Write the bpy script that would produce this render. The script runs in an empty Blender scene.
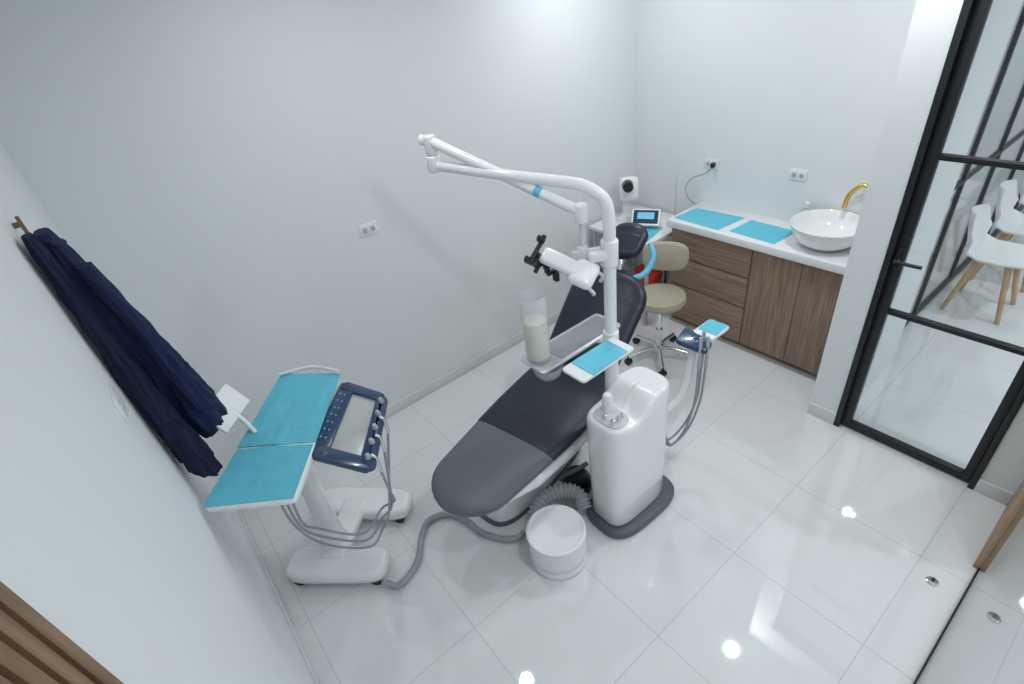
import bpy, bmesh, math, random
from mathutils import Vector, Matrix, noise as mnoise
random.seed(3)
V=Vector
scn=bpy.context.scene
COL=bpy.context.collection
# ---------------------------------------------------------------- materials
def mat(name,color,rough=0.5,metal=0.0,noise=0.0,nscale=8.0,bump=0.0,bscale=60.0,coat=0.0,emit=0.0,trans=0.0,ior=1.45,alpha=1.0,sss=0.0):
    m=bpy.data.materials.new(name); m.use_nodes=True
    nt=m.node_tree; b=nt.nodes["Principled BSDF"]
    b.inputs["Base Color"].default_value=(*color,1); b.inputs["Roughness"].default_value=rough
    b.inputs["Metallic"].default_value=metal
    b.inputs["Coat Weight"].default_value=coat; b.inputs["Coat Roughness"].default_value=0.08
    b.inputs["IOR"].default_value=ior
    b.inputs["Transmission Weight"].default_value=trans
    b.inputs["Alpha"].default_value=alpha
    if emit: 
        b.inputs["Emission Color"].default_value=(*color,1); b.inputs["Emission Strength"].default_value=emit
    tc=nt.nodes.new("ShaderNodeTexCoord")
    if noise>0:
        n=nt.nodes.new("ShaderNodeTexNoise"); n.inputs["Scale"].default_value=nscale; n.inputs["Detail"].default_value=4
        nt.links.new(tc.outputs["Object"],n.inputs["Vector"])
        r=nt.nodes.new("ShaderNodeMapRange"); r.inputs["To Min"].default_value=1-noise; r.inputs["To Max"].default_value=1+noise
        nt.links.new(n.outputs["Fac"],r.inputs["Value"])
        mx=nt.nodes.new("ShaderNodeMix"); mx.data_type='RGBA'; mx.blend_type='MULTIPLY'; mx.inputs["Factor"].default_value=1
        mx.inputs["A"].default_value=(*color,1)
        nt.links.new(r.outputs["Result"],mx.inputs["B"]); nt.links.new(mx.outputs["Result"],b.inputs["Base Color"])
    if bump>0:
        n2=nt.nodes.new("ShaderNodeTexNoise"); n2.inputs["Scale"].default_value=bscale; n2.inputs["Detail"].default_value=3
        nt.links.new(tc.outputs["Object"],n2.inputs["Vector"])
        bp=nt.nodes.new("ShaderNodeBump"); bp.inputs["Strength"].default_value=bump; bp.inputs["Distance"].default_value=0.01
        nt.links.new(n2.outputs["Fac"],bp.inputs["Height"]); nt.links.new(bp.outputs["Normal"],b.inputs["Normal"])
    return m
def woodmat(name,c1,c2,stretch=(1,1,1),scale=6,rough=0.45):
    m=bpy.data.materials.new(name); m.use_nodes=True; nt=m.node_tree; b=nt.nodes["Principled BSDF"]
    tc=nt.nodes.new("ShaderNodeTexCoord"); mp=nt.nodes.new("ShaderNodeMapping"); mp.inputs["Scale"].default_value=stretch
    nt.links.new(tc.outputs["Object"],mp.inputs["Vector"])
    n=nt.nodes.new("ShaderNodeTexNoise"); n.inputs["Scale"].default_value=scale; n.inputs["Detail"].default_value=7; n.inputs["Roughness"].default_value=.62; n.inputs["Distortion"].default_value=.6
    nt.links.new(mp.outputs["Vector"],n.inputs["Vector"])
    cr=nt.nodes.new("ShaderNodeValToRGB"); e=cr.color_ramp.elements
    e[0].position=.33; e[0].color=(*c1,1); e[1].position=.68; e[1].color=(*c2,1)
    nt.links.new(n.outputs["Fac"],cr.inputs["Fac"]); nt.links.new(cr.outputs["Color"],b.inputs["Base Color"])
    b.inputs["Roughness"].default_value=rough
    return m
def glassmat(name,tint=(.93,.96,.96),rough=0.0):
    m=bpy.data.materials.new(name); m.use_nodes=True; nt=m.node_tree; nt.nodes.clear()
    o=nt.nodes.new("ShaderNodeOutputMaterial"); t=nt.nodes.new("ShaderNodeBsdfTransparent"); t.inputs[0].default_value=(*tint,1)
    g=nt.nodes.new("ShaderNodeBsdfGlossy"); g.inputs["Roughness"].default_value=rough
    f=nt.nodes.new("ShaderNodeLayerWeight"); f.inputs[0].default_value=.5
    pw=nt.nodes.new("ShaderNodeMath"); pw.operation='POWER'; pw.inputs[1].default_value=5
    ma=nt.nodes.new("ShaderNodeMath"); ma.operation='MULTIPLY_ADD'; ma.inputs[1].default_value=.9; ma.inputs[2].default_value=.03
    mx=nt.nodes.new("ShaderNodeMixShader")
    nt.links.new(f.outputs["Facing"],pw.inputs[0]); nt.links.new(pw.outputs[0],ma.inputs[0])
    nt.links.new(ma.outputs[0],mx.inputs[0]); nt.links.new(t.outputs[0],mx.inputs[1]); nt.links.new(g.outputs[0],mx.inputs[2]); nt.links.new(mx.outputs[0],o.inputs[0])
    return m
M_wall=mat("wall_paint",(.77,.80,.81),.6,noise=.015,nscale=2,bump=.02,bscale=180)
M_ceil=mat("ceiling_paint",(.86,.87,.87),.8,noise=.01)
M_base=mat("baseboard_tile",(.70,.72,.73),.25,noise=.01)
M_plast=mat("white_plastic",(.84,.85,.86),.28,noise=.01,coat=.3)
M_shell=mat("white_gloss_shell",(.86,.875,.88),.18,noise=.01,coat=.5)
M_gplast=mat("grey_plastic",(.10,.115,.14),.4,noise=.05)
M_lgrey=mat("light_grey_plastic",(.42,.45,.48),.35,noise=.03)
M_sock=mat("socket_plastic",(.62,.64,.66),.35,noise=.02)
M_vinyl=mat("navy_charcoal_vinyl",(.016,.021,.037),.38,noise=.08,bump=.05,bscale=300)
M_vinylg=mat("grey_vinyl_cover",(.125,.14,.16),.42,noise=.06,bump=.05,bscale=300)
M_navy=mat("navy_panel",(.02,.05,.12),.25,noise=.05,coat=.4)
M_black=mat("black_plastic",(.015,.016,.018),.35,noise=.1)
M_frame=mat("black_powdercoat",(.010,.011,.013),.45,noise=.1)
M_chrome=mat("chrome",(.75,.76,.78),.12,1.0,noise=.02)
M_gold=mat("brushed_gold",(.80,.54,.16),.2,1.0,noise=.04)
M_blue=mat("light_blue_paper",(.13,.53,.68),.75,noise=.06,nscale=14,bump=.5,bscale=14)
M_blueP=mat("light_blue_film",(.16,.50,.72),.3,noise=.05)
M_hose=mat("grey_hose",(.33,.36,.39),.5,noise=.05)
M_rib=mat("ribbed_grey_hose",(.34,.36,.38),.5,noise=.05)
M_beige=mat("beige_leatherette",(.42,.38,.29),.45,noise=.05,bump=.05,bscale=200)
M_cloth=mat("navy_cloth",(.006,.012,.040),.9,noise=.3,nscale=14,bump=.5,bscale=18)
M_cloth2=mat("royal_navy_cloth",(.009,.019,.068),.9,noise=.3,nscale=14,bump=.5,bscale=18)
M_red=mat("red_plastic",(.62,.04,.03),.4,noise=.05)
M_cer=mat("white_ceramic",(.88,.89,.90),.08,noise=.005,coat=.6)
M_counter=mat("white_quartz",(.80,.82,.83),.2,noise=.02,nscale=90)
M_wv=woodmat("walnut_vertical_grain",(.175,.112,.076),(.35,.245,.175),(1,11,.55),5)
M_wh=woodmat("walnut_horizontal_grain",(.175,.112,.076),(.35,.245,.175),(1,.55,11),5)
M_slat=woodmat("oak_slat",(.15,.085,.045),(.30,.185,.10),(6,6,.6),5)
M_slat2=woodmat("light_oak_slat",(.30,.19,.11),(.46,.31,.19),(6,6,.6),5)
M_light=woodmat("light_oak",(.45,.27,.13),(.62,.42,.24),(6,6,1),5)
M_rack=woodmat("dark_oak",(.16,.10,.055),(.30,.21,.12),(6,6,1),5)
M_glass=glassmat("clear_glass",(.94,.965,.965))
M_smoke=mat("smoked_glass_tray",(.22,.24,.26),.12,noise=.02,coat=.5)
M_steel=mat("satin_steel",(.60,.62,.65),.28,.6,noise=.03)
M_bottle=mat("frosted_bottle",(.82,.86,.88),.2,noise=.02,alpha=.25)
M_bowl=mat("clear_acrylic",(.70,.75,.78),.1,noise=.01,alpha=.25)
M_cream=mat("cream_liquid",(.78,.75,.60),.5,noise=.02)
M_screen=mat("dark_screen",(.02,.05,.09),.1,noise=.1,emit=.0)
M_scrblue=mat("lit_screen",(.15,.4,.6),.2,emit=.35)
M_pink=mat("pale_pink_wall",(.78,.66,.67),.6,noise=.01)
M_lamp=mat("led_diffuser",(1,1,1),.5,emit=28)
M_bucket=mat("bucket_plastic",(.82,.84,.85),.35,noise=.01)
# floor
M_floor=bpy.data.materials.new("polished_porcelain_tile"); M_floor.use_nodes=True
nt=M_floor.node_tree; b=nt.nodes["Principled BSDF"]
tc=nt.nodes.new("ShaderNodeTexCoord"); mp=nt.nodes.new("ShaderNodeMapping"); mp.inputs["Location"].default_value=(-.43+6,-.10+6,0)
br=nt.nodes.new("ShaderNodeTexBrick"); br.offset=0; br.squash=1
br.inputs["Scale"].default_value=1; br.inputs["Brick Width"].default_value=.6; br.inputs["Row Height"].default_value=.6
br.inputs["Mortar Size"].default_value=.0018; br.inputs["Mortar Smooth"].default_value=.1; br.inputs["Bias"].default_value=0
br.inputs["Color1"].default_value=(.76,.77,.78,1); br.inputs["Color2"].default_value=(.78,.79,.80,1); br.inputs["Mortar"].default_value=(.55,.56,.57,1)
nt.links.new(tc.outputs["Object"],mp.inputs["Vector"]); nt.links.new(mp.outputs["Vector"],br.inputs["Vector"]); nt.links.new(br.outputs["Color"],b.inputs["Base Color"])
b.inputs["Roughness"].default_value=.03; b.inputs["IOR"].default_value=1.8

# ---------------------------------------------------------------- builders
class G:
    def __init__(s): s.bm=bmesh.new()
    def _add(s,t):
        me=bpy.data.meshes.new("t"); t.to_mesh(me); t.free(); s.bm.from_mesh(me); bpy.data.meshes.remove(me)
        return s
    def box(s,lo,hi,bev=0.0,seg=2,rot=None,top=None):
        lo=V(lo);hi=V(hi);c=(lo+hi)/2;sz=hi-lo
        return s.obox(c,sz,rot,bev,seg,top)
    def obox(s,c,sz,rot=None,bev=0.0,seg=2,top=None):
        t=bmesh.new(); bmesh.ops.create_cube(t,size=1)
        for v in t.verts:
            k=top if (top and v.co.z>0) else 1
            v.co=V((v.co.x*sz[0]*k,v.co.y*sz[1]*k,v.co.z*sz[2]))
        if bev>0: bmesh.ops.bevel(t,geom=list(t.edges),offset=bev,segments=seg,profile=.5,affect='EDGES')
        R=rot.to_4x4() if rot else Matrix.Identity(4)
        bmesh.ops.transform(t,matrix=Matrix.Translation(V(c))@R,verts=t.verts)
        return s._add(t)
    def cyl(s,p0,p1,r0,r1=None,seg=28,bev=0.0):
        p0=V(p0);p1=V(p1); r1=r0 if r1 is None else r1; d=p1-p0
        t=bmesh.new(); bmesh.ops.create_cone(t,cap_ends=True,segments=seg,radius1=r0,radius2=r1,depth=d.length)
        if bev>0:
            es=[e for e in t.edges if len([f for f in e.link_faces if len(f.verts)>4])==1]
            bmesh.ops.bevel(t,geom=es,offset=bev,segments=3,profile=.5,affect='EDGES')
        q=V((0,0,1)).rotation_difference(d.normalized())
        bmesh.ops.transform(t,matrix=Matrix.Translation((p0+p1)/2)@q.to_matrix().to_4x4(),verts=t.verts)
        return s._add(t)
    def sph(s,c,r,sc=(1,1,1),rot=None):
        t=bmesh.new(); bmesh.ops.create_uvsphere(t,u_segments=24,v_segments=14,radius=r)
        R=rot.to_4x4() if rot else Matrix.Identity(4)
        bmesh.ops.transform(t,matrix=Matrix.Translation(V(c))@R@Matrix.Diagonal((*sc,1)),verts=t.verts)
        return s._add(t)
    def rings(s,rs,cap=True,closed=False):
        t=bmesh.new(); L=[]
        for r in rs: L.append([t.verts.new(p) for p in r])
        n=len(rs[0])
        for i in range(len(L)-1):
            for j in range(n):
                t.faces.new((L[i][j],L[i][(j+1)%n],L[i+1][(j+1)%n],L[i+1][j]))
        if cap and not closed:
            t.faces.new(list(reversed(L[0]))); t.faces.new(L[-1])
        bmesh.ops.recalc_face_normals(t,faces=t.faces)
        return s._add(t)
    def rev(s,c,prof,seg=40,cap=True):
        c=V(c); rs=[]
        for r,z in prof:
            rs.append([c+V((max(r,1e-4)*math.cos(2*math.pi*j/seg),max(r,1e-4)*math.sin(2*math.pi*j/seg),z)) for j in range(seg)])
        return s.rings(rs,cap)
    def tube(s,pts,r,seg=12,sub=8,rf=None,smooth=True,flat=1.0):
        P=[V(p) for p in pts]
        if smooth and len(P)>2:
            Q=[]; E=[P[0]*2-P[1]]+P+[P[-1]*2-P[-2]]
            for i in range(1,len(E)-2):
                for k in range(sub):
                    u=k/sub; a,b_,c,d=E[i-1],E[i],E[i+1],E[i+2]
                    Q.append(.5*((2*b_)+(c-a)*u+(2*a-5*b_+4*c-d)*u*u+(3*b_-a-3*c+d)*u**3))
            Q.append(P[-1])
        else: Q=P
        up=None; rs=[]
        for i,p in enumerate(Q):
            tg=(Q[min(i+1,len(Q)-1)]-Q[max(i-1,0)]).normalized()
            if up is None:
                up=V((0,0,1)) if abs(tg.z)<.9 else V((1,0,0))
            side=tg.cross(up).normalized(); up=side.cross(tg).normalized()
            rr=r if rf is None else rf(i,len(Q),i/(len(Q)-1))
            rs.append([p+side*(rr*math.cos(2*math.pi*j/seg))+up*(rr*flat*math.sin(2*math.pi*j/seg)) for j in range(seg)])
        return s.rings(rs)
    def prism(s,poly,z0,z1,bev=0.0,seg=2):
        t=bmesh.new(); vs=[t.verts.new((x,y,z0)) for x,y in poly]; f=t.faces.new(vs)
        r=bmesh.ops.extrude_face_region(t,geom=[f]); bmesh.ops.translate(t,vec=(0,0,z1-z0),verts=[v for v in r['geom'] if isinstance(v,bmesh.types.BMVert)])
        bmesh.ops.recalc_face_normals(t,faces=t.faces)
        if bev>0:
            es=[e for e in t.edges if abs(e.verts[0].co.z-e.verts[1].co.z)<1e-6]
            bmesh.ops.bevel(t,geom=es,offset=bev,segments=seg,profile=.5,affect='EDGES')
        return s._add(t)
    def slab(s,c4,th,rad=0.0,bev=0.0,lift=0.0):
        """rounded slab over 4 corners (p0..p3 in order), thickness below"""
        p=[V(x) for x in c4]; n=(p[1]-p[0]).cross(p[3]-p[0]).normalized()
        if n.z<0: n=-n
        pts=[]
        for i in range(4):
            a=p[i-1];b_=p[i];c=p[(i+1)%4]
            if rad<=0: pts.append(b_); continue
            u=(a-b_).normalized();w=(c-b_).normalized()
            s0=b_+u*rad; s1=b_+w*rad
            for k in range(7):
                q=k/6; pts.append((s0*(1-q)**2)+(b_*(2*q*(1-q)))+(s1*q*q))
        pts=[q+n*lift for q in pts]
        cen=sum(pts,V((0,0,0)))/len(pts)
        def ins(k,dz): return [q+(cen-q).normalized()*k+n*dz for q in pts]
        if bev>0: rs=[ins(bev,-th),ins(0,-th+bev),ins(0,-bev),ins(bev*.3,-bev*.3),ins(bev,0)]
        else: rs=[ins(0,-th),ins(0,0)]
        return s.rings(rs)
    def sheet(s,c4,th,seed=0,amp=.004,n=18,droop=.0):
        """thin crumpled paper sheet over 4 corners; drooping rim"""
        p=[V(x) for x in c4]; nn=(p[1]-p[0]).cross(p[3]-p[0]).normalized()
        if nn.z<0: nn=-nn
        t=bmesh.new(); T=[];B=[]
        for i in range(n+1):
            a=[];b_=[]
            for j in range(n+1):
                u=i/n;v=j/n
                q=lerp(lerp(p[0],p[1],u),lerp(p[3],p[2],u),v)
                e=min(u,1-u,v,1-v)
                h=amp*max(0,mnoise.noise(V((u*3.1+seed,v*3.7,seed*1.7)))+.3*mnoise.noise(V((u*9+seed,v*9,seed)))+.35)
                if abs((u*3)%1-.5)<.06 or abs((v*2)%1-.5)<.04: h+=amp*.35
                dz=-droop if e<1e-6 else 0
                a.append(t.verts.new(q+nn*(h+th+dz))); b_.append(t.verts.new(q+nn*dz))
            T.append(a);B.append(b_)
        for i in range(n):
            for j in range(n):
                t.faces.new((T[i][j],T[i+1][j],T[i+1][j+1],T[i][j+1])); t.faces.new((B[i][j],B[i][j+1],B[i+1][j+1],B[i+1][j]))
        for i in range(n):
            t.faces.new((T[i][0],B[i][0],B[i+1][0],T[i+1][0])); t.faces.new((T[i][n],T[i+1][n],B[i+1][n],B[i][n]))
            t.faces.new((T[0][i],T[0][i+1],B[0][i+1],B[0][i])); t.faces.new((T[n][i],B[n][i],B[n][i+1],T[n][i+1]))
        bmesh.ops.recalc_face_normals(t,faces=t.faces)
        return s._add(t)
    def cushion(s,st,n=3.2,seg=36):
        """st: (center,width,thick)"""
        rs=[];C=[V(q[0]) for q in st]
        for i,(c,w,t) in enumerate(st):
            tg=(C[min(i+1,len(C)-1)]-C[max(i-1,0)]).normalized()
            side=V((0,0,1)).cross(tg).normalized(); up=tg.cross(side).normalized()
            ring=[]
            for j in range(seg):
                a=2*math.pi*j/seg;ca,sa=math.cos(a),math.sin(a)
                ring.append(C[i]+side*(math.copysign(abs(ca)**(2/n),ca)*w/2)+up*(math.copysign(abs(sa)**(2/n),sa)*t/2))
            rs.append(ring)
        return s.rings(rs)
    def done(s,name,m,parent=None,angle=40,extra=None,base=None):
        me=bpy.data.meshes.new(name); 
        bmesh.ops.recalc_face_normals(s.bm,faces=s.bm.faces)
        if parent is not None:
            r=parent
            while r.parent: r=r.parent
            L=r.location.copy()
        else:
            xs=[v.co for v in s.bm.verts]
            L=V((sum(c.x for c in xs)/len(xs),sum(c.y for c in xs)/len(xs),min(c.z for c in xs)))
            if base=="zero": L=V((0,0,0))
        bmesh.ops.translate(s.bm,vec=-L,verts=s.bm.verts)
        s.bm.to_mesh(me); s.bm.free()
        for p in me.polygons: p.use_smooth=True
        me.set_sharp_from_angle(angle=math.radians(angle))
        me.materials.append(m)
        o=bpy.data.objects.new(name,me); COL.objects.link(o)
        if parent is not None: o.parent=parent
        else: o.location=L
        return o
def thing(name,label,cat,loc,group=None):
    o=bpy.data.objects.new(name,None); o.empty_display_size=.1; o.location=loc; COL.objects.link(o)
    o["label"]=label;o["category"]=cat
    if group:o["group"]=group
    return o
def tag(o,label,cat,group=None):
    o["label"]=label;o["category"]=cat
    if group:o["group"]=group
    return o
def struct(o,label=None): 
    o["kind"]="structure"
    if label:o["label"]=label
    return o
def superpoly(cx,cy,hx,hy,n=4,ang=0,seg=40):
    P=[]
    for j in range(seg):
        a=2*math.pi*j/seg;c,s_=math.cos(a),math.sin(a)
        x=math.copysign(abs(c)**(2/n),c)*hx;y=math.copysign(abs(s_)**(2/n),s_)*hy
        P.append((cx+x*math.cos(ang)-y*math.sin(ang),cy+x*math.sin(ang)+y*math.cos(ang)))
    return P
def frameR(xdir,zdir):
    x=V(xdir).normalized(); z=V(zdir).normalized(); y=z.cross(x).normalized(); x=y.cross(z).normalized()
    return Matrix((x,y,z)).transposed()
def lerp(a,b_,t): return a*(1-t)+b_*t

# ---------------------------------------------------------------- room shell
CZ=2.85; XL=-.25; YA=2.97; XB=3.53; XD=2.85
struct(G().box((-1.5,-4,-.1),(9,4,0)).done("floor",M_floor,base="zero"),"glossy white porcelain tile floor")
struct(G().box((-.4,-.3,CZ),(9,4,CZ+.1)).done("ceiling",M_ceil))
struct(G().box((XL-.12,YA,0),(XB+.12,YA+.12,CZ)).done("wall_back",M_wall))
struct(G().box((XL-.12,-.3,0),(XL,YA,CZ)).done("wall_left",M_wall))
struct(G().box((XB,.94,0),(XB+.12,YA,CZ)).done("wall_right",M_wall))
g=G(); g.box((XD-.02,.78,0),(XB+.12,.94,CZ)); g.box((XD-.02,-.10,0),(XD+.12,.07,CZ)); g.box((XD-.02,.07,2.47),(XD+.12,.78,CZ))
struct(g.done("wall_entrance",M_wall))
struct(G().box((XL+.0,YA-.012,0),(XB,YA,.09),.003).done("baseboard_back",M_base))
struct(G().box((XL,.52,0),(XL+.012,YA-.012,.09),.003).done("baseboard_left",M_base))
g=G(); g.box((XD-.032,.78,0),(XD-.02,.94,.09),.003); g.box((XD-.032,-.070,0),(XD-.02,.07,.09),.003)
struct(g.done("baseboard_entrance",M_base))
# slatted panels
g=G(); g.box((XL,-.3,0),(XL+.008,.505,CZ))
y=.485
while y>-.30:
    g.box((XL+.006,y,0),(XL+.032,y+.020,CZ),.002,1); y-=.032
struct(g.done("trim_1",M_slat),"vertical oak slat wall panel")
g=G(); g.box((2.33,-.14,0),(XD-.02,-.090,CZ))
x=2.335
while x<2.81:
    g.box((x,-.095,0),(x+.020,-.070,CZ),.002,1); x+=.032
struct(g.done("trim_2",M_slat2),"vertical oak slat panel beside the glass partition")
# glass partition beside the camera
wn=thing("window_1","full-height clear glass partition with thin dark bottom track","window",(1.2,-.09,0)); wn["kind"]="structure"
G().box((XL+.035,-.101,.02),(2.33,-.093,CZ)).done("glass_pane",M_glass,wn)
G().box((XL+.035,-.105,0),(2.33,-.089,.022),.002).done("bottom_track",M_frame,wn)
# door
dr=thing("door_1","black steel framed glass door with three panes and lever handle","door",(XD,.42,0)); dr["kind"]="structure"
g=G(); g.box((XD-.03,.750,0),(XD+.06,.78,2.47),.003); g.box((XD-.03,.07,0),(XD+.06,.098,2.47),.003); g.box((XD-.03,.098,2.43),(XD+.06,.750,2.47),.003)
g.done("door_frame",M_frame,dr)
g=G(); 
g.box((XD-.005,.703,.01),(XD+.035,.748,2.42),.003); g.box((XD-.005,.100,.01),(XD+.035,.14,2.42),.003)
for z0,z1 in ((.01,.055),(.83,.853),(1.625,1.648),(2.37,2.42)): g.box((XD-.004,.14,z0),(XD+.034,.703,z1),.002)
leaf=g.done("door_leaf",M_frame,dr)
for z0,z1 in ((.055,.83),(.853,1.625),(1.648,2.37)):
    G().box((XD+.012,.14,z0),(XD+.018,.703,z1)).done("glass_pane",M_glass,leaf)
g=G(); g.box((XD-.02,.708,1.09),(XD-.005,.736,1.20),.004); g.tube([(XD-.02,.722,1.15),(XD-.06,.722,1.15)],.009,smooth=False); g.tube([(XD-.06,.73,1.15),(XD-.062,.67,1.15),(XD-.06,.61,1.15)],.009)
g.cyl((XD-.02,.722,1.105),(XD-.03,.722,1.105),.008)
g.done("door_handle",M_frame,leaf)
# corridor shell
struct(G().box((7.6,-4,0),(7.7,4,CZ)).done("wall_corridor",M_wall))
struct(G().box((XB+.12,2.6,0),(7.6,2.7,CZ)).done("wall_lobby",M_pink))
# lobby glass partition
gp=thing("window_2","black framed glass partition in the waiting area","window",(5.3,.90,0)); gp["kind"]="structure"
g=G()
for z0,z1 in ((0,.05),(1.05,1.075),(2.2,2.23),(2.8,2.85)): g.box((3.68,.885,z0),(7.5,.915,z1),.002)
for x in (3.68,4.34,5.05,5.80,6.60,7.46): g.box((x-.015,.885,0),(x+.015,.915,2.85),.002)
g.done("partition_frame",M_frame,gp)
G().box((3.7,.897,.05),(7.46,.903,2.8)).done("glass_pane",M_glass,gp)

# ---------------------------------------------------------------- outlets
def outlet(name,pos,nrm,label,w=.115,h=.072,switch=False):
    n=V(nrm); t=thing(name,label,"switch" if switch else "outlet",pos)
    side=V((0,0,1)).cross(n); R=frameR(side,n)
    p=V(pos)
    pl=G().obox(p+n*.0035,(w,h,.007),R,.002).done("cover_plate",M_plast,t)
    if switch:
        for k in (-1,1): G().obox(p+n*.008+side*(k*w*.2),(w*.28,h*.6,.005),R,.002).done("rocker",M_sock,t)
    else:
        for k in (-1,1):
            q=p+side*(k*w*.22)+n*.0078
            s=G().obox(q,(w*.28,h*.5,.003),R,.001).done("socket",M_sock,t)
            g=G(); g.obox(q+n*.002+side*.006,(.003,.012,.002),R); g.obox(q+n*.002-side*.006,(.003,.012,.002),R); g.cyl(q+n*.001+V((0,0,-.013)),q+n*.0032+V((0,0,-.013)),.003); g.done("slot",M_black,s)
    return t
outlet("wall_outlet",(1.105,YA,1.37),(0,-1,0),"white double socket plate on the plain back wall")
outlet("wall_outlet",(XB,1.59,1.22),(-1,0,0),"white double socket plate above the worktop")
outlet("wall_outlet",(XB,2.23,1.20),(-1,0,0),"white double socket plate with a plugged-in cable")
outlet("light_switch",(XL,1.67,1.64),(1,0,0),"white double rocker switch below the jackets",.12,.075,True)
# cable + plug
t=thing("power_cable","grey power cable plugged into the wall socket","cable",(XB-.03,2.23,.90))
G().box((XB-.045,2.19,1.18),(XB-.012,2.215,1.215),.005).done("plug",M_black,t)
G().tube([(XB-.04,2.2,1.18),(XB-.05,2.26,1.13),(XB-.05,2.36,1.08),(XB-.06,2.40,1.0),(XB-.07,2.36,.93),(XB-.05,2.33,.90),(XB-.03,2.315,.86),(XB-.03,2.312,.80)],.004).done("cord",M_hose,t)

# ---------------------------------------------------------------- cabinets
CX=3.14
dc=thing("drawer_cabinet","walnut laminate base cabinet with three drawers","cabinet",(3.33,1.95,0))
g=G(); g.box((CX+.02,1.62,.06),(XB,2.27,.84)); g.box((CX+.06,1.62,0),(XB,2.27,.06)); g.done("body",M_wv,dc)
for z0,z1 in ((.065,.36),(.365,.60),(.605,.835)):
    G().box((CX,1.623,z0),(CX+.02,2.267,z1-.004),.002).done("drawer",M_wh,dc)
kc=thing("door_cabinet","walnut laminate sink base cabinet with two doors","cabinet",(3.33,1.28,0))
g=G(); g.box((CX+.02,.945,.06),(XB,1.618,.84)); g.box((CX+.06,.945,0),(XB,1.618,.06)); g.done("body",M_wv,kc)
for y0,y1 in ((.948,1.28),(1.284,1.616)):
    G().box((CX,y0,.065),(CX+.02,y1,.831),.002).done("door",M_wv,kc)
tag(G().box((3.10,.945,.842),(XB,2.29,.895),.004).done("worktop",M_counter),"long white quartz worktop on the walnut cabinets","countertop")
WT=.8955
BN=[0]
def bib(quad,label,name="disposable_bib",th=.002,group=None,amp=.003,droop=0.0):
    BN[0]+=1
    q=[V(p)-V((0,0,.003)) for p in quad]
    o=G().sheet(q,th,BN[0]*2.3,amp,18,droop).done(name,M_blue,None,60); return tag(o,label,"paper sheet",group)
bib([(3.16,2.27,WT+.003),(3.40,2.24,WT+.003),(3.42,1.86,WT+.003),(3.14,1.89,WT+.003)],"light blue disposable paper bib lying on the white worktop",group="blue bibs on the worktop")
bib([(3.17,1.82,WT+.003),(3.41,1.80,WT+.003),(3.40,1.48,WT+.003),(3.15,1.49,WT+.003)],"light blue disposable paper bib lying beside the vessel sink",group="blue bibs on the worktop")
# sink
kx,ky=3.31,1.255
sk=thing("vessel_sink","round white ceramic vessel sink on the worktop","sink",(kx,ky,WT))
G().rev((kx,ky,WT),[(.085,0),(.11,.003),(.175,.05),(.205,.11),(.215,.145),(.211,.15),(.206,.146),(.19,.11),(.15,.055),(.08,.02),(.02,.015)],48,True).done("basin",M_cer,sk)
G().cyl((kx,ky,WT+.016),(kx,ky,WT+.022),.022).done("drain",M_chrome,sk)
fx,fy=3.49,1.10
fc=thing("faucet","tall curved brushed gold gooseneck faucet","faucet",(fx,fy,WT))
G().cyl((fx,fy,WT),(fx,fy,WT+.02),.024,bev=.004).done("flange",M_gold,fc)
G().tube([(fx,fy,WT+.01),(fx,fy,WT+.16),(fx,fy+.003,WT+.25),(fx-.005,fy+.03,WT+.32),(fx-.015,fy+.085,WT+.34),(fx-.025,fy+.135,WT+.28),(fx-.03,fy+.148,WT+.19)],.014,seg=16).done("spout",M_gold,fc)
G().tube([(fx,fy,WT+.14),(fx,fy-.04,WT+.15),(fx,fy-.06,WT+.19)],.006).done("lever",M_gold,fc)
# soap bottle
t=thing("soap_bottle","small clear plastic bottle behind the sink","bottle",(3.48,1.475,WT))
G().rev((3.48,1.475,WT),[(.030,0),(.032,.01),(.032,.11),(.014,.13),(.012,.145)]).done("bottle_body",M_steel,t)
G().cyl((3.48,1.475,WT+.143),(3.48,1.475,WT+.175),.014).done("cap",M_plast,t)

# ---------------------------------------------------------------- small desk with devices
dk=thing("side_table","small white table between cabinet and wall","table",(3.2,2.62,0))
G().box((2.93,2.32,.72),(3.50,2.93,.75),.004).done("table_top",M_plast,dk)
for x in (2.96,3.46):
    for y in (2.35,2.90): G().cyl((x,y,0),(x,y,.72),.016).done("leg",M_lgrey,dk)
bib([(2.95,2.66,.7535),(3.14,2.69,.7535),(3.24,2.42,.7535),(2.96,2.35,.7535)],"light blue disposable paper bib under the tablet")
tb=thing("tablet_device","small tablet device with lit screen on a stand","tablet",(3.16,2.54,.756))
R=frameR((.55,-.83,0),(-.45,-.35,.80))
tc_=V((3.17,2.54,.83))
G().obox(tc_,(.22,.15,.018),R,.006).done("tablet_body",M_plast,tb)
G().obox(tc_+R@V((0,0,.0095)),(.19,.12,.002),R).done("screen",M_screen,tb)
G().obox(tc_+R@V((.0,.01,.011)),(.13,.06,.002),R).done("screen_content",M_scrblue,tb)
G().box((3.15,2.51,.760),(3.21,2.60,.82),.006).done("stand",M_plast,tb)
cm=thing("imaging_camera","white desktop imaging scanner with tilted round black lens","camera",(3.22,2.78,.75))
G().rev((3.22,2.78,.75),[(.07,0),(.075,.01),(.06,.03),(.035,.05),(.03,.20)]).done("pedestal",M_plast,cm)
hd=G().obox((3.23,2.77,1.00),(.15,.16,.19),frameR((.8,-.6,0),(.2,.2,.9)),.04,4).done("camera_head",M_shell,cm)
G().cyl((3.18,2.735,1.05),(3.125,2.68,1.06),.045,.04).done("lens",M_black,cm)
t=thing("oral_wand","slim white handpiece standing in a holder","handpiece",(3.42,2.45,.75))
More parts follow.
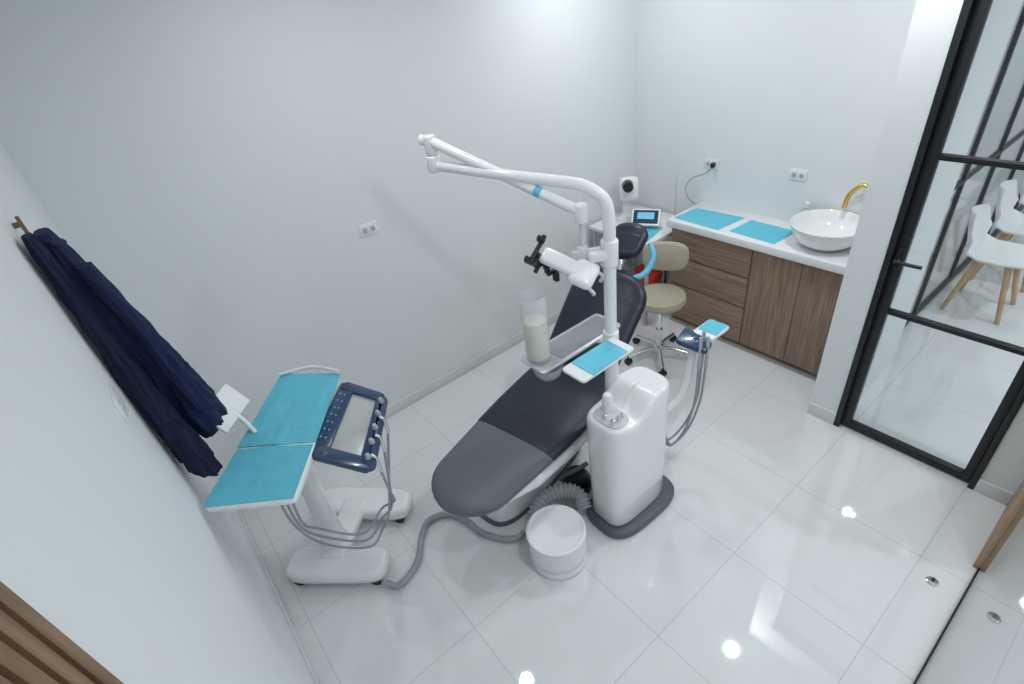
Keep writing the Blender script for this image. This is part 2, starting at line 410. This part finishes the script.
G().cyl((3.42,2.45,.75),(3.42,2.45,.78),.03,.025).done("holder",M_plast,t)
G().cyl((3.42,2.45,.78),(3.42,2.45,1.12),.009,.008).done("wand",M_sock,t)
rb=thing("waste_bin","red plastic biohazard waste bin","bin",(3.25,2.56,0))
G().rev((3.25,2.56,0),[(.08,0),(.09,.01),(.115,.30),(.12,.305),(.115,.31),(.105,.30),(.08,.02)]).done("bin_body",M_red,rb)
G().rev((3.25,2.56,.31),[(.12,0),(.12,.02),(.08,.035),(.02,.04)]).done("lid",M_red,rb)

# ---------------------------------------------------------------- stool
sx,sy=2.68,2.0
st=thing("operator_stool","beige padded wheeled stool with low backrest","stool",(sx,sy,0))
G().rev((sx,sy,.48),[(.12,0),(.165,.008),(.178,.035),(.17,.065),(.13,.08),(.02,.082)]).done("seat",M_beige,st)
G().cyl((sx,sy,.46),(sx,sy,.482),.09).done("seat_plate",M_black,st)
g=G(); g.cyl((sx,sy,.08),(sx,sy,.26),.025); g.cyl((sx,sy,.24),(sx,sy,.47),.014); g.done("gas_lift",M_chrome,st)
g=G(); g.rev((sx,sy,.07),[(.035,0),(.04,.01),(.035,.045),(.026,.05)])
for k in range(5):
    a=math.radians(72*k+10); e=V((sx+.24*math.cos(a),sy+.24*math.sin(a),.065)); g.tube([(sx,sy,.10),((sx+e.x)/2,(sy+e.y)/2,.09),e],.014)
g.done("star_base",M_chrome,st)
for k in range(5):
    a=math.radians(72*k+10); cx,cy=sx+.24*math.cos(a),sy+.24*math.sin(a)
    g=G(); g.cyl((cx-.018,cy,.026),(cx+.018,cy,.026),.026); g.cyl((cx,cy,.03),(cx,cy,.07),.008); g.done("caster",M_black,st)
bd=V((.80,.46,0)).normalized(); bc=V((sx,sy,.765))+bd*.17
R=frameR((-bd.y,bd.x,0),(-bd.x,-bd.y,.15))
rs=[]
for dz,k in ((-.030,.86),(-.024,.95),(-.008,1.0),(.010,1.0),(.024,.95),(.030,.84)):
    rs.append([bc+R@V((x*k,y*k,dz)) for x,y in superpoly(0,0,.160,.105,3.0,0,40)])
G().rings(rs).done("backrest",M_beige,st,60)
G().tube([V((sx,sy,.47)),V((sx,sy,.475))+bd*.17,V((sx,sy,.54))+bd*.235,V((sx,sy,.75))+bd*.215],.011).done("back_support",M_black,st)

# ---------------------------------------------------------------- patient chair
ax=lambda x:1.64+.2*(x-.66)
pc=thing("dental_chair","reclined navy padded dental patient chair with white base","dental chair",(1.3,1.75,0))
def cst(data): return [(V((x,ax(x),z)),w,t) for x,z,w,t in data]
def rounded(x0,x1,z0,z1,w0,w1,t,r0,r1,n=7):
    out=[]
    L=math.hypot(x1-x0,z1-z0)
    us=[]
    if r0>0: us+=[r0*(1-math.cos(math.pi/2*k/n)) for k in range(n)]
    else: us+=[0]
    m=6
    for k in range(m+1): us.append(r0+(L-r0-r1)*k/m)
    if r1>0: us+=[L-r1*(1-math.sin(math.pi/2*(1-k/n))) for k in range(1,n+1)]
    for u in us:
        q=u/L; w=w0+(w1-w0)*q; tt=t
        if r0>0 and u<r0:
            s_=math.sqrt(max(0,1-((r0-u)/r0)**2)); w=max(.03,w*s_) if s_<1 else w; tt=t*max(.25,min(1,s_*1.3))
        if r1>0 and u>L-r1:
            s_=math.sqrt(max(0,1-((u-(L-r1))/r1)**2)); w=max(.03,w*s_); tt=t*max(.25,min(1,s_*1.3))
        out.append((x0+(x1-x0)*q,z0+(z1-z0)*q,w,tt))
    return out
G().cushion(cst(rounded(.57,1.10,.455,.465,.42,.53,.08,.20,0)),n=2.8).done("leg_rest",M_vinylg,pc,60)
G().cushion(cst([(1.08,.465,.52,.07),(1.10,.467,.535,.085),(1.3,.47,.57,.09),(1.5,.475,.58,.10),(1.62,.49,.56,.11),(1.70,.53,.53,.11),(1.74,.56,.48,.08)]),n=2.8).done("seat",M_vinyl,pc,60)
G().cushion(cst(rounded(1.70,2.18,.56,.98,.49,.52,.10,.05,.19)),n=2.6).done("backrest",M_vinyl,pc,60)
G().cushion(cst(rounded(2.18,2.38,1.05,1.19,.22,.25,.08,.07,.09)),n=2.4).done("headrest",M_vinyl,pc,60)
G().cushion(cst([(.76,.39,.24,.05),(.80,.385,.36,.08),(1.0,.365,.48,.12),(1.3,.355,.52,.15),(1.55,.355,.52,.15),(1.68,.40,.42,.10)])).done("seat_shell",M_shell,pc,60)
G().cushion(cst([(1.74,.52,.34,.03),(1.78,.55,.40,.05),(2.10,.83,.40,.05),(2.16,.89,.34,.03)])).done("back_shell",M_shell,pc,60)
G().tube([(2.14,ax(2.14),.92),(2.22,ax(2.22),1.03),(2.27,ax(2.27),1.07)],.03).done("headrest_mount",M_chrome,pc)
g=G()
rs=[]
for z,hx,hy,dx in ((.0,.40,.15,0),(.03,.40,.15,0),(.08,.37,.145,0),(.20,.36,.14,.02),(.31,.38,.17,.04)):
    rs.append([V((x,y,z)) for x,y in superpoly(1.24+dx,1.82,hx,hy,3.2,.2)])
g.rings(rs); g.done("chair_base",M_shell,pc,60)
G().prism(superpoly(1.24,1.82,.42,.165,3.2,.2),0,.015).done("floor_gasket",M_gplast,pc)
G().tube([(2.33,1.83,1.12),(2.30,1.78,1.05),(2.22,1.78,.98),(2.14,1.84,.95)],.03,rf=lambda i,n,u:.018*(1 if .08<u<.92 else .8)).done("headrest_roll",M_blueP,pc)

# ---------------------------------------------------------------- dental unit
px,py=1.52,1.405
du=thing("dental_unit","white column dental unit with lamp post, trays and assistant arm","dental unit",(1.48,1.27,0))
G().prism(superpoly(1.50,1.26,.26,.165,3.2,-.02),0,.045,.012,3).done("base_plate",M_gplast,du)
# one smooth shell whose top slopes up from the valve shoulder to the back
g=G(); rs=[]
def shell_ring(z,inset,top=False,n=3.8):
    ring=[]
    for x,y in superpoly(1.487,1.272,.212-inset,.127-inset,n,0,96):
        zz=z
        if top:
            s_=min(1,max(0,(x-1.425)/.115)); s_=s_*s_*(3-2*s_)
            zz=z+.085*s_
        ring.append(V((x,y,zz)))
    return ring
rs=[shell_ring(.045,.012),shell_ring(.06,.006),shell_ring(.30,.004),shell_ring(.55,.001)]
for z,i_ in ((.66,0),(.705,0),(.727,.002),(.739,.007),(.745,.015),(.747,.024),(.747,.045),(.747,.080),(.747,.110),(.747,.124)): rs.append(shell_ring(z,i_,True))
g.rings(rs); g.done("column_body",M_shell,du,70)
G().prism(superpoly(1.360,1.268,.062,.085,3,0),.738,.755,.004).done("valve_panel",M_sock,du)
for i,(dx,dy) in enumerate(((-.035,-.04),(-.0,-.045),(.030,-.04),(-.035,.01))):
    G().rev((1.360+dx,1.265+dy,.754),[(.011,0),(.012,.01),(.009,.028),(.004,.03)],16).done("valve_knob",M_chrome,du)
G().rev((1.385,1.31,.747),[(.024,0),(.026,.01),(.024,.09),(.018,.102),(.008,.106)],24).done("filter_cap",M_plast,du)
# lamp post
g=G(); g.cyl((px,py,.05),(px,py,.95),.034); g.cyl((px,py,.95),(px,py,1.50),.028); g.cyl((px,py,1.44),(px,py,1.56),.038,bev=.008); g.obox((px-.03,py+.02,1.50),(.12,.07,.05),frameR((1,-.6,0),(0,0,1)),.015,3); g.done("lamp_post",M_shell,du)
J=V((1.17,2.12,1.86))
g=G(); g.tube([(px,py,1.50),(px,py,1.64),(px-.008,py+.015,1.73),(px-.045,py+.09,1.785),(px-.09,py+.19,1.80),(1.31,1.77,1.83),J],.026,rf=lambda i,n,u:.027-.004*u,seg=20)
g.cyl(J+V((0,0,-.030)),J+V((0,0,.045)),.032,bev=.010)
g.done("lamp_arm",M_shell,du)
g=G(); g.cyl(J+V((0,0,.045)),J+V((0,0,.13)),.027,bev=.008)
E=V((1.44,1.48,1.69))
g.tube([J+V((-.02,.04,.11)),J+V((0,0,.105)),E],.0225,smooth=False,seg=20)
g.cyl(E+V((0,0,-.045)),E+V((0,0,.035)),.028,bev=.008)
g.done("lamp_arm",M_shell,du)
Q=J+V((0,0,.105)); D=(E-Q)
G().tube([Q+D*.71,Q+D*.75],.0236,smooth=False).done("barrier_film",M_blueP,du)
LC=V((1.36,1.50,1.475))
g=G(); g.tube([E+V((0,0,-.03)),E+V((.0,0,-.10)),E+V((-.005,.0,-.15))],.014)
ld=V((-.50,.55,.62)).normalized()
g.sph(E+V((-.005,0,-.17)),.028)
g.obox((px-.07,py+.045,1.505),(.16,.022,.05),frameR((1,-.75,0),(0,0,1)),.008,2)
g.tube([E+V((-.01,0,-.17)),E+V((.0,-.02,-.22)),E+V((-.02,-.02,-.27))],.012)
yoke=g.done("lamp_yoke",M_sock,du)
R=frameR(ld,(-.35,-.50,.75))
g=G(); g.obox(LC+R@V((.02,0,0)),(.21,.075,.045),R,.021,4); g.obox(LC+R@V((-.08,0,-.006)),(.11,.125,.055),R,.026,4)
lamp=g.done("lamp_head",M_shell,du)
G().obox(LC+R@V((-.085,0,-.030)),(.085,.095,.02),R,.008,2).done("lamp_lens",M_lgrey,lamp)
g=G(); t0=LC+R@V((.13,0,.0))
def bk_(c,sz,b=.003): g.obox(t0+R@V(c),sz,R,b)
bk_((.012,.0,.025),(.018,.14,.022)); bk_((.018,.065,.03),(.04,.02,.04)); bk_((.018,-.045,.03),(.034,.02,.034)); bk_((.0,.045,.01),(.02,.05,.012))
bk_((-.005,.02,-.02),(.014,.02,.09)); bk_((-.01,.03,-.065),(.018,.07,.018)); bk_((.01,.0,-.085),(.018,.06,.045)); bk_((-.03,-.01,-.115),(.03,.022,.07)); bk_((-.05,-.03,-.10),(.05,.014,.03))
g.obox(t0+V((.015,-.02,-.06)),(.018,.022,.075),None,.003); g.obox(t0+V((.03,-.03,-.095)),(.05,.018,.02),None,.003); g.obox(t0+V((.05,-.035,-.12)),(.018,.03,.05),None,.003); g.obox(t0+V((.0,.0,-.055)),(.06,.016,.016),None,.003)
g.done("sensor_bracket",M_black,lamp)
for k in (-1,1): G().tube([LC+R@V((-.11,k*.04,-.02)),LC+R@V((-.15,k*.045,-.045)),LC+R@V((-.15,k*.035,-.085))],.008).done("lamp_grip",M_sock,lamp)
# trays
TZ=1.10
tr=G().slab([(1.165,1.235,TZ),(1.49,1.235,TZ),(1.49,1.37,TZ),(1.165,1.37,TZ)],.016,.02,.005).done("tray",M_plast,du)
T2=TZ-.04
g=G(); g.slab([(1.12,1.44,T2),(1.64,1.44,T2),(1.64,1.61,T2),(1.12,1.61,T2)],.012,.025,.004); g.done("cuspidor_tray",M_steel,du)
G().slab([(1.25,1.458,T2+.002),(1.62,1.458,T2+.002),(1.62,1.592,T2+.002),(1.25,1.592,T2+.002)],.004,.012).done("tray_insert",M_smoke,du)
g=G(); g.cyl((px,py,1.03),(px,py,1.10),.037,bev=.005); g.tube([(px,py,1.07),(px-.05,1.34,1.075),(1.36,1.31,1.075)],.014); g.tube([(px,py,1.05),(1.45,1.50,1.035),(1.40,1.53,1.035)],.014); g.done("tray_arm",M_shell,du)
bp=(1.185,1.54,T2)
G().rev(bp,[(.035,0),(.055,.004),(.058,.012),(.060,.33),(.057,.335),(.055,.32),(.053,.02),(.01,.015)],32).done("bottle",M_bottle,du)
G().rev((bp[0],bp[1],bp[2]+.016),[(.050,0),(.052,.003),(.052,.19),(.050,.193),(.01,.193)],32).done("bottle_content",M_cream,du)
G().rev((1.19,1.49,.975),[(.02,0),(.045,.008),(.065,.03),(.072,.072),(.069,.074),(.06,.035),(.04,.014),(.01,.010)],32).done("spittoon_bowl",M_bowl,du)
bib([(1.225,1.232,TZ+.0035),(1.445,1.238,TZ+.0035),(1.447,1.362,TZ+.0035),(1.222,1.366,TZ+.0035)],"light blue disposable paper bib on the small unit tray")
# assistant arm
g=G(); g.tube([(1.68,1.26,.52),(1.80,1.26,.52),(1.88,1.25,.55),(1.93,1.25,.64),(1.955,1.25,.76),(1.965,1.25,.86)],.022); g.cyl((1.70,1.26,.45),(1.70,1.26,.58),.034,bev=.006); g.done("assistant_arm",M_shell,du)
g=G(); g.slab([(2.0,1.17,.90),(2.16,1.17,.90),(2.16,1.29,.90),(2.0,1.29,.90)],.02,.02,.005); g.done("assistant_tray",M_plast,du)
g=G(); g.slab([(1.89,1.31,.895),(1.92,1.15,.88),(1.995,1.16,.89),(2.02,1.34,.905)],.030,.02,.008); 
ap=g.done("assistant_panel",M_navy,du)
for i in range(4): G().cyl((1.945+.018*i,1.22+.03*(i%2),.88),(1.945+.018*i,1.22+.03*(i%2),.899),.005,seg=12).done("button",M_blueP,ap)
for i,(dx,dy) in enumerate(((0,0),(.03,-.02),(.055,.02))):
    g=G(); g.tube([(1.93+dx,1.19+dy,.94),(1.92+dx,1.18+dy,.85),(1.92+dx,1.18+dy,.76)],.009); g.done("suction_handle",M_lgrey,du)
    G().tube([(1.92+dx,1.18+dy,.77),(1.945+dx*.8,1.20+dy*.8,.50),(1.90+dx*.5,1.22+dy*.7,.30+.02*i),(1.81,1.24+dy*.6,.24+.02*i),(1.75,1.25+dy*.5,.34+.02*i),(1.70,1.27,.47)],.0065,seg=10).done("hose",M_hose,du)
bib([(2.04,1.175,.9035),(2.155,1.18,.9035),(2.15,1.285,.9035),(2.04,1.28,.9035)],"light blue disposable paper bib on the assistant tray")
# corrugated drain hose
ch=thing("corrugated_hose","thick grey corrugated suction hose curled on the floor","hose",(1.15,1.55,0))
pts=[(1.235,1.36,.09),(1.255,1.42,.13),(1.22,1.48,.15),(1.14,1.53,.14),(1.05,1.535,.10),(.985,1.49,.055)]
G().tube(pts,.035,sub=24,rf=lambda i,n,u:.043+.006*math.sin(i*2*math.pi/6),seg=20).done("ribbed_tube",M_rib,ch,80)
# foot pedal
fp=thing("foot_pedal","black round foot control pedal beside the unit","foot pedal",(1.37,1.56,0))
G().rev((1.37,1.555,0),[(.085,0),(.088,.02),(.08,.08),(.055,.12),(.02,.13)]).done("pedal_base",M_black,fp)
G().tube([(1.28,1.60,.10),(1.31,1.56,.15),(1.37,1.53,.17),(1.44,1.54,.15)],.014).done("pedal_bar",M_gplast,fp)

# ---------------------------------------------------------------- bucket
bk=thing("waste_bucket","short round white plastic bucket with flat lid","bucket",(.98,1.30,0))
G().rev((.98,1.30,0),[(.138,0),(.144,.004),(.146,.02),(.146,.050),(.143,.053),(.143,.059),(.146,.062),(.146,.10),(.145,.205)],48).done("bucket_body",M_bucket,bk,60)
G().rev((.98,1.30,.203),[(.145,0),(.151,.003),(.151,.018),(.148,.023),(.142,.025),(.137,.025),(.135,.023),(.133,.022),(.127,.022),(.06,.022),(.01,.022)],48).done("lid",M_bucket,bk,30)

# ---------------------------------------------------------------- instrument cart
ct=thing("instrument_cart","white mobile dental instrument cart with blue covered tray","instrument cart",(.18,2.13,0))
def foot(p,q,w,h,g):
    p=V(p);q=V(q);c=(p+q)/2;L=(q-p).length;an=math.atan2(q.y-p.y,q.x-p.x)
    rs=[]
    for z,i_ in ((.045,.008),(.055,0),(h-.025,0),(h-.010,.005),(h-.002,.014),(h,.022),(h,.04)):
        rs.append([V((x,y,z)) for x,y in superpoly(c.x,c.y,L/2-i_,w/2-i_,4.6,an,56)])
    g.rings(rs)
A0,A1=V((-.13,2.21,0)),V((.27,1.84,0)); B0,B1=V((.16,2.50,0)),V((.55,2.09,0))
for p,q in ((A0,A1),(B0,B1)):
    g=G(); foot(p,q,.19,.12,g); g.done("foot",M_shell,ct,50)
g=G(); g.obox(V((.19,2.19,.10)),(.40,.14,.06),frameR((.7,.7,0),(0,0,1)),.02,3); g.done("cross_member",M_shell,ct)
g=G()
rs=[]
for z,k,dy in ((.10,1.25,0),(.16,1.0,-.01),(.3,.85,-.04),(.6,.75,-.12),(.9,.8,-.2),(1.07,.9,-.22)):
    rs.append([V((x,y,z)) for x,y in superpoly(.12,2.16+dy,.065*k,.052*k,2.8,-.9)])
g.rings(rs); g.done("column",M_shell,ct,50)
for p,q in ((A0,A1),(B0,B1)):
    d_=(q-p).normalized()
    for e in (p+d_*.06,q-d_*.06):
        n_=V((-d_.y,d_.x,0))
        for k in (-1,1):
            c=e+n_*k*.06
            G().cyl(c+n_*-.012+V((0,0,.028)),c+n_*.012+V((0,0,.028)),.028).done("caster",M_black,ct)
HC=1.10
cB=V((.245,2.31,HC));cC=V((.452,2.10,HC));cF=V((.027,1.526,HC));cE=V((-.245,1.735,HC))
G().slab([cB,cC,cF,cE],.035,.03,.010).done("tray_top",M_shell,ct,50)
G().tube([lerp(cB,cE,.02)+V((0,0,.02)),lerp(cB,cC,.5)+V((.02,.03,.02)),lerp(cC,cB,.02)+V((0,0,.02))],.008).done("tray_handle",M_shell,ct)
up=V((0,0,.0035)); U=.60
mL=lerp(cB,cE,U+.01); mR=lerp(cC,cF,U+.01)
def inset(c4,k):
    c=sum(c4,V((0,0,0)))/4; return [p+(c-p)*k for p in c4]
bib([p+up for p in inset([cB,cC,mR,mL],-.012)],"large light blue disposable cover on the cart tray",group="blue covers on the cart",amp=.008)
bib([p+up for p in inset([lerp(cB,cE,U+.022),lerp(cC,cF,U+.022),cF,cE],.03)],"smaller light blue disposable cover at the narrow tray end",group="blue covers on the cart",amp=.005)
# control panel
P1,P2,P3,P4=V((.435,2.045,1.10)),V((.552,1.84,1.06)),V((.305,1.497,1.05)),V((.142,1.722,1.098))
def bil(u,v): return lerp(lerp(P1,P2,u),lerp(P4,P3,u),v)
g=G()
def strip(u0,u1,v0,v1,th,rad,bev,lift=0): g.slab([bil(u0,v0),bil(u1,v0),bil(u1,v1),bil(u0,v1)],th,rad,bev,lift)
strip(0,.30,0,1,.026,.02,.008); strip(.78,1.02,.0,1,.030,.035,.012); strip(.05,.95,-.02,.11,.026,.02,.008); strip(.05,.95,.87,1.02,.026,.02,.008)
pn=g.done("control_panel",M_navy,ct,50)
g=G(); strip(.26,.82,.08,.90,.006,.01,.001,-.008); g.done("glass_plate",mat("light_glass_plate",(.55,.57,.57),.2,noise=.05,alpha=.40),pn)
for i in range(7):
    for j in range(2): 
        c=bil(.10+.08*j,.18+.10*i); G().cyl(c,c+V((0,0,.003)),.0038,seg=12).done("button",M_blueP,pn)
g=G(); strip(.05,.22,.03,.11,.002,.004,0,.002); g.done("display",M_screen,pn)
for i in range(5):
    c=bil(.90,.12+.19*i); 
    G().rev(c+V((0,0,-.002)),[(.012,0),(.013,.008),(.008,.022),(.003,.024)],16).done("instrument_holder",M_lgrey,pn)
    if i>2: continue
    s0=bil(.94,.36+.25*i)
    g=G(); g.tube([s0+V((0,0,.012)),s0+V((.012,-.012,-.01)),s0+V((.012,-.012,-.08))],.008); g.done("handpiece",M_chrome,ct)
    s1=s0+V((.012,-.012,-.075)); k=i-1
    G().tube([s1,lerp(s1,V((.38,1.76,.6)),.55)+V((.01*k,0,-.05)),V((.385+.025*k,1.80+.02*k,.48)),V((.35+.02*k,1.93+.03*k,.30+.03*k)),V((.23,1.91+.02*k,.25+.035*k)),V((.06,2.0+.015*k,.36+.05*k)),V((.0+.016*k,1.90,.62)),V((.01+.022*k,1.74,1.0)),V((.04+.015*k,1.72,1.068))],.0060,seg=10).done("hose",M_hose,ct)
# white side screen on the cart
R=frameR((-.45,-.80,.15),(.62,-.52,.55))
c=V((-.022,2.06,1.23))
G().obox(c,(.20,.12,.012),R,.004).done("side_screen",M_plast,ct)
G().tube([c+V((0,0,-.01)),c+V((.03,-.03,-.06)),V((.03,2.0,1.09))],.01).done("screen_bracket",M_shell,ct)
# floor supply hose
sh=thing("supply_hose","grey supply hose snaking over the floor tiles","hose",(.6,1.8,0))
G().tube([(.21,1.78,.04),(.27,1.73,.022),(.40,1.78,.022),(.50,1.90,.022),(.58,1.96,.022),(.68,1.93,.022),(.74,1.82,.022),(.76,1.68,.022),(.82,1.57,.022),(.88,1.52,.022),(.93,1.52,.022)],.017,seg=14,sub=12).done("hose_tube",M_rib,sh)

# ---------------------------------------------------------------- jackets
rk=thing("coat_rack","slim wooden rod of a wall coat rack","coat rack",(XL+.01,1.98,1.95))
g=G(); g.box((-.236,1.975,1.93),(-.226,1.986,2.13),.003); g.box((XL,1.977,2.10),(-.230,1.984,2.115)); g.box((XL,1.977,1.96),(-.230,1.984,1.975)); g.done("rack_rod",M_rack,rk)
def drape(g,cx,cy,ztop,zbot,x0,y0,x1,y1,dirx,diry,seed,pw=.8,amp=.020,slant=.05,K=80,N=170,fine=.5,taper=0.0):
    """hanging cloth: half sizes grow from (x0,y0) to (x1,y1); vertical folds around the ring"""
    rs=[]
    for k in range(K+1):
        u=k/K; w=u**pw
        w2=w*(1-taper*max(0,(u-.72)/.28)**2)
        hx=x0+(x1-x0)*w2; hy=y0+(y1-y0)*w2
        xc=cx+dirx*u; yc=cy+diry*u
        ring=[]
        for j in range(N):
            a=2*math.pi*j/N; ca,sa=math.cos(a),math.sin(a)
            f=abs(mnoise.noise(V((ca*1.3+seed+u*.5,sa*1.3+.35*math.sin(u*4),u*1.6))))
            f2=abs(mnoise.noise(V((ca*2.6-u,sa*2.6+seed,u*3.2+seed))))
            cr=abs(mnoise.noise(V((ca*2.0+u*3,sa*2.0-u*2,u*6+seed))))
            d=(amp*2.0*(.26-f)+amp*fine*(.22-f2)+amp*1.0*(.2-cr))*min(1,.25+w*1.1)
            x=xc+(hx+d)*ca; y=yc+(hy+d)*sa
            x=max(x,XL+.005+.003*abs(math.sin(j*.7)))
            zb=zbot+slant*math.sin(a+seed)+.012*math.sin(2*a+seed)
            ring.append(V((x,y,ztop+(zb-ztop)*u)))
        rs.append(ring)
    g.rings(rs); return g
j1=thing("jacket","dark navy work jacket hanging from the wall rack","jacket",(-.20,1.85,1.12),"navy jackets hanging on the wall")
drape(G(),-.222,1.86,2.10,1.13,.012,.030,.048,.10,.030,.10,5).done("jacket_body",M_cloth,j1,50)
drape(G(),-.215,1.86,2.03,1.40,.012,.020,.030,.045,.02,.02,4,amp=.010,slant=.02,K=50,N=80).done("sleeve",M_cloth,j1,50)
j2=thing("jacket","royal navy jacket with small red piping hanging over another","jacket",(-.12,1.97,1.12),"navy jackets hanging on the wall")
jb=drape(G(),-.198,1.93,2.085,1.150,.018,.040,.078,.14,.108,.17,9.4,pw=.72,amp=.022,taper=.22).done("jacket_body",M_cloth2,j2,60)
drape(G(),-.150,1.87,1.98,1.36,.020,.026,.032,.045,.085,.05,2,amp=.011,slant=.02,K=60,N=90).done("sleeve",M_cloth2,j2,60)
G().tube([(-.205,1.90,2.075),(-.180,1.885,2.055),(-.165,1.93,2.045)],.010,flat=.6).done("collar",M_cloth2,j2,60)
# red piping set on the cloth
mw=V(j2.location)
cand=[v.co+mw for v in jb.data.vertices if abs((v.co+mw).z-1.86)<.03]
best=max(cand,key=lambda c:c.x-.3*c.y)
G().tube([best+V((.002,-.010,.014)),best+V((.005,0,.0)),best+V((.003,.010,-.012))],.005,seg=8).done("piping",M_red,j2)

# ---------------------------------------------------------------- door stopper
ds=thing("door_stopper","small round chrome door stopper on the tiles","door stopper",(2.13,.02,0))
G().rev((2.13,.02,0),[(.024,0),(.025,.004),(.017,.008),(.016,.016)],24).done("stopper_base",M_chrome,ds)
G().cyl((2.13,.02,.016),(2.13,.02,.022),.008,bev=.002).done("screw_cap",M_black,ds)

# ---------------------------------------------------------------- waiting chairs
def wchair(cx,cy):
    t=thing("waiting_chair","white moulded shell chair with light wooden legs","chair",(cx,cy,0),"white shell chairs in the waiting area")
    prof=[(-.20,.405,.36),(-.17,.422,.40),(-.05,.41,.42),(.08,.41,.42),(.15,.44,.42),(.19,.52,.41),(.215,.62,.38),(.235,.71,.33),(.24,.745,.24)]
    rs=[]
    for i,(y,z,w) in enumerate(prof):
        up_=[V((cx+(k/10-.5)*w,cy+y-(abs(k/10-.5)*2)**2.2*(.05 if i>4 else 0),z+(abs(k/10-.5)*2)**2.4*(.05 if i<6 else 0))) for k in range(11)]
        p0=prof[max(i-1,0)];p1=prof[min(i+1,len(prof)-1)]
        n=V((0,-(p1[1]-p0[1]),(p1[0]-p0[0]))).normalized()*.012
        rs.append(up_+[p-n for p in reversed(up_)])
    G().rings(rs).done("seat_shell",M_plast,t,60)
    for sx_ in (-1,1):
        for sy_ in (-1,1):
            G().cyl((cx+sx_*.11,cy+sy_*.09,.41),(cx+sx_*.18,cy+sy_*.17,0),.022,.015,16).done("leg",M_light,t)
    return t
first=wchair(4.76,.62)
for dx in (.60,1.20):
    n=first.copy(); COL.objects.link(n); n.location.x+=dx
    for c in list(first.children):
        k=c.copy(); k.parent=n; COL.objects.link(k)

# ---------------------------------------------------------------- lights
def down(x,y,e,r=.055):
    t=thing("downlight_and_fill","round white LED ceiling downlight, several unseen ones added as fill","downlight",(x,y,CZ-.012),"recessed ceiling downlights")
    G().rev((x,y,CZ-.012),[(r+.015,0),(r+.02,.004),(r+.02,.012)],32,cap=False).done("trim_ring",M_plast,t)
    G().cyl((x,y,CZ-.010),(x,y,CZ-.001),r).done("diffuser",M_lamp,t)
    l=bpy.data.lights.new("down_and_fill_lamp","AREA"); l.shape='DISK'; l.size=r*2; l.energy=e; l.color=(.95,.98,1.0)
    o=bpy.data.objects.new("down_and_fill_lamp",l); o.location=(x,y,CZ-.018); COL.objects.link(o); o.parent=None
for x,y,e in ((1.0,2.05,5),(2.59,.97,12),(2.75,2.35,8),(1.0,.35,7),(4.80,.93,16),(4.9,-.6,15),(6.5,1.6,15),(1.2,-.9,9),(2.9,-1.2,14)):  # only some match glints on the floor; the rest are unseen lamps added as fill
    down(x,y,e)
w=bpy.data.worlds.new("world"); scn.world=w; w.use_nodes=True
w.node_tree.nodes["Background"].inputs[0].default_value=(.86,.93,1,1); w.node_tree.nodes["Background"].inputs[1].default_value=.68

# ---------------------------------------------------------------- camera
cam=bpy.data.cameras.new("camera"); co=bpy.data.objects.new("camera",cam); COL.objects.link(co); scn.camera=co
r_=V((.7707,-.6258,-.1216)).normalized(); u_=V((.4362,.3791,.8159)); u_=(u_-r_*u_.dot(r_)).normalized(); z_=r_.cross(u_)
Mx=Matrix((r_,u_,z_)).transposed().to_4x4(); Mx.translation=V((0,0,2.5)); co.matrix_world=Mx
cam.sensor_width=36; cam.lens=525/1024*36; cam.clip_start=.02
scn.view_settings.view_transform='Standard'
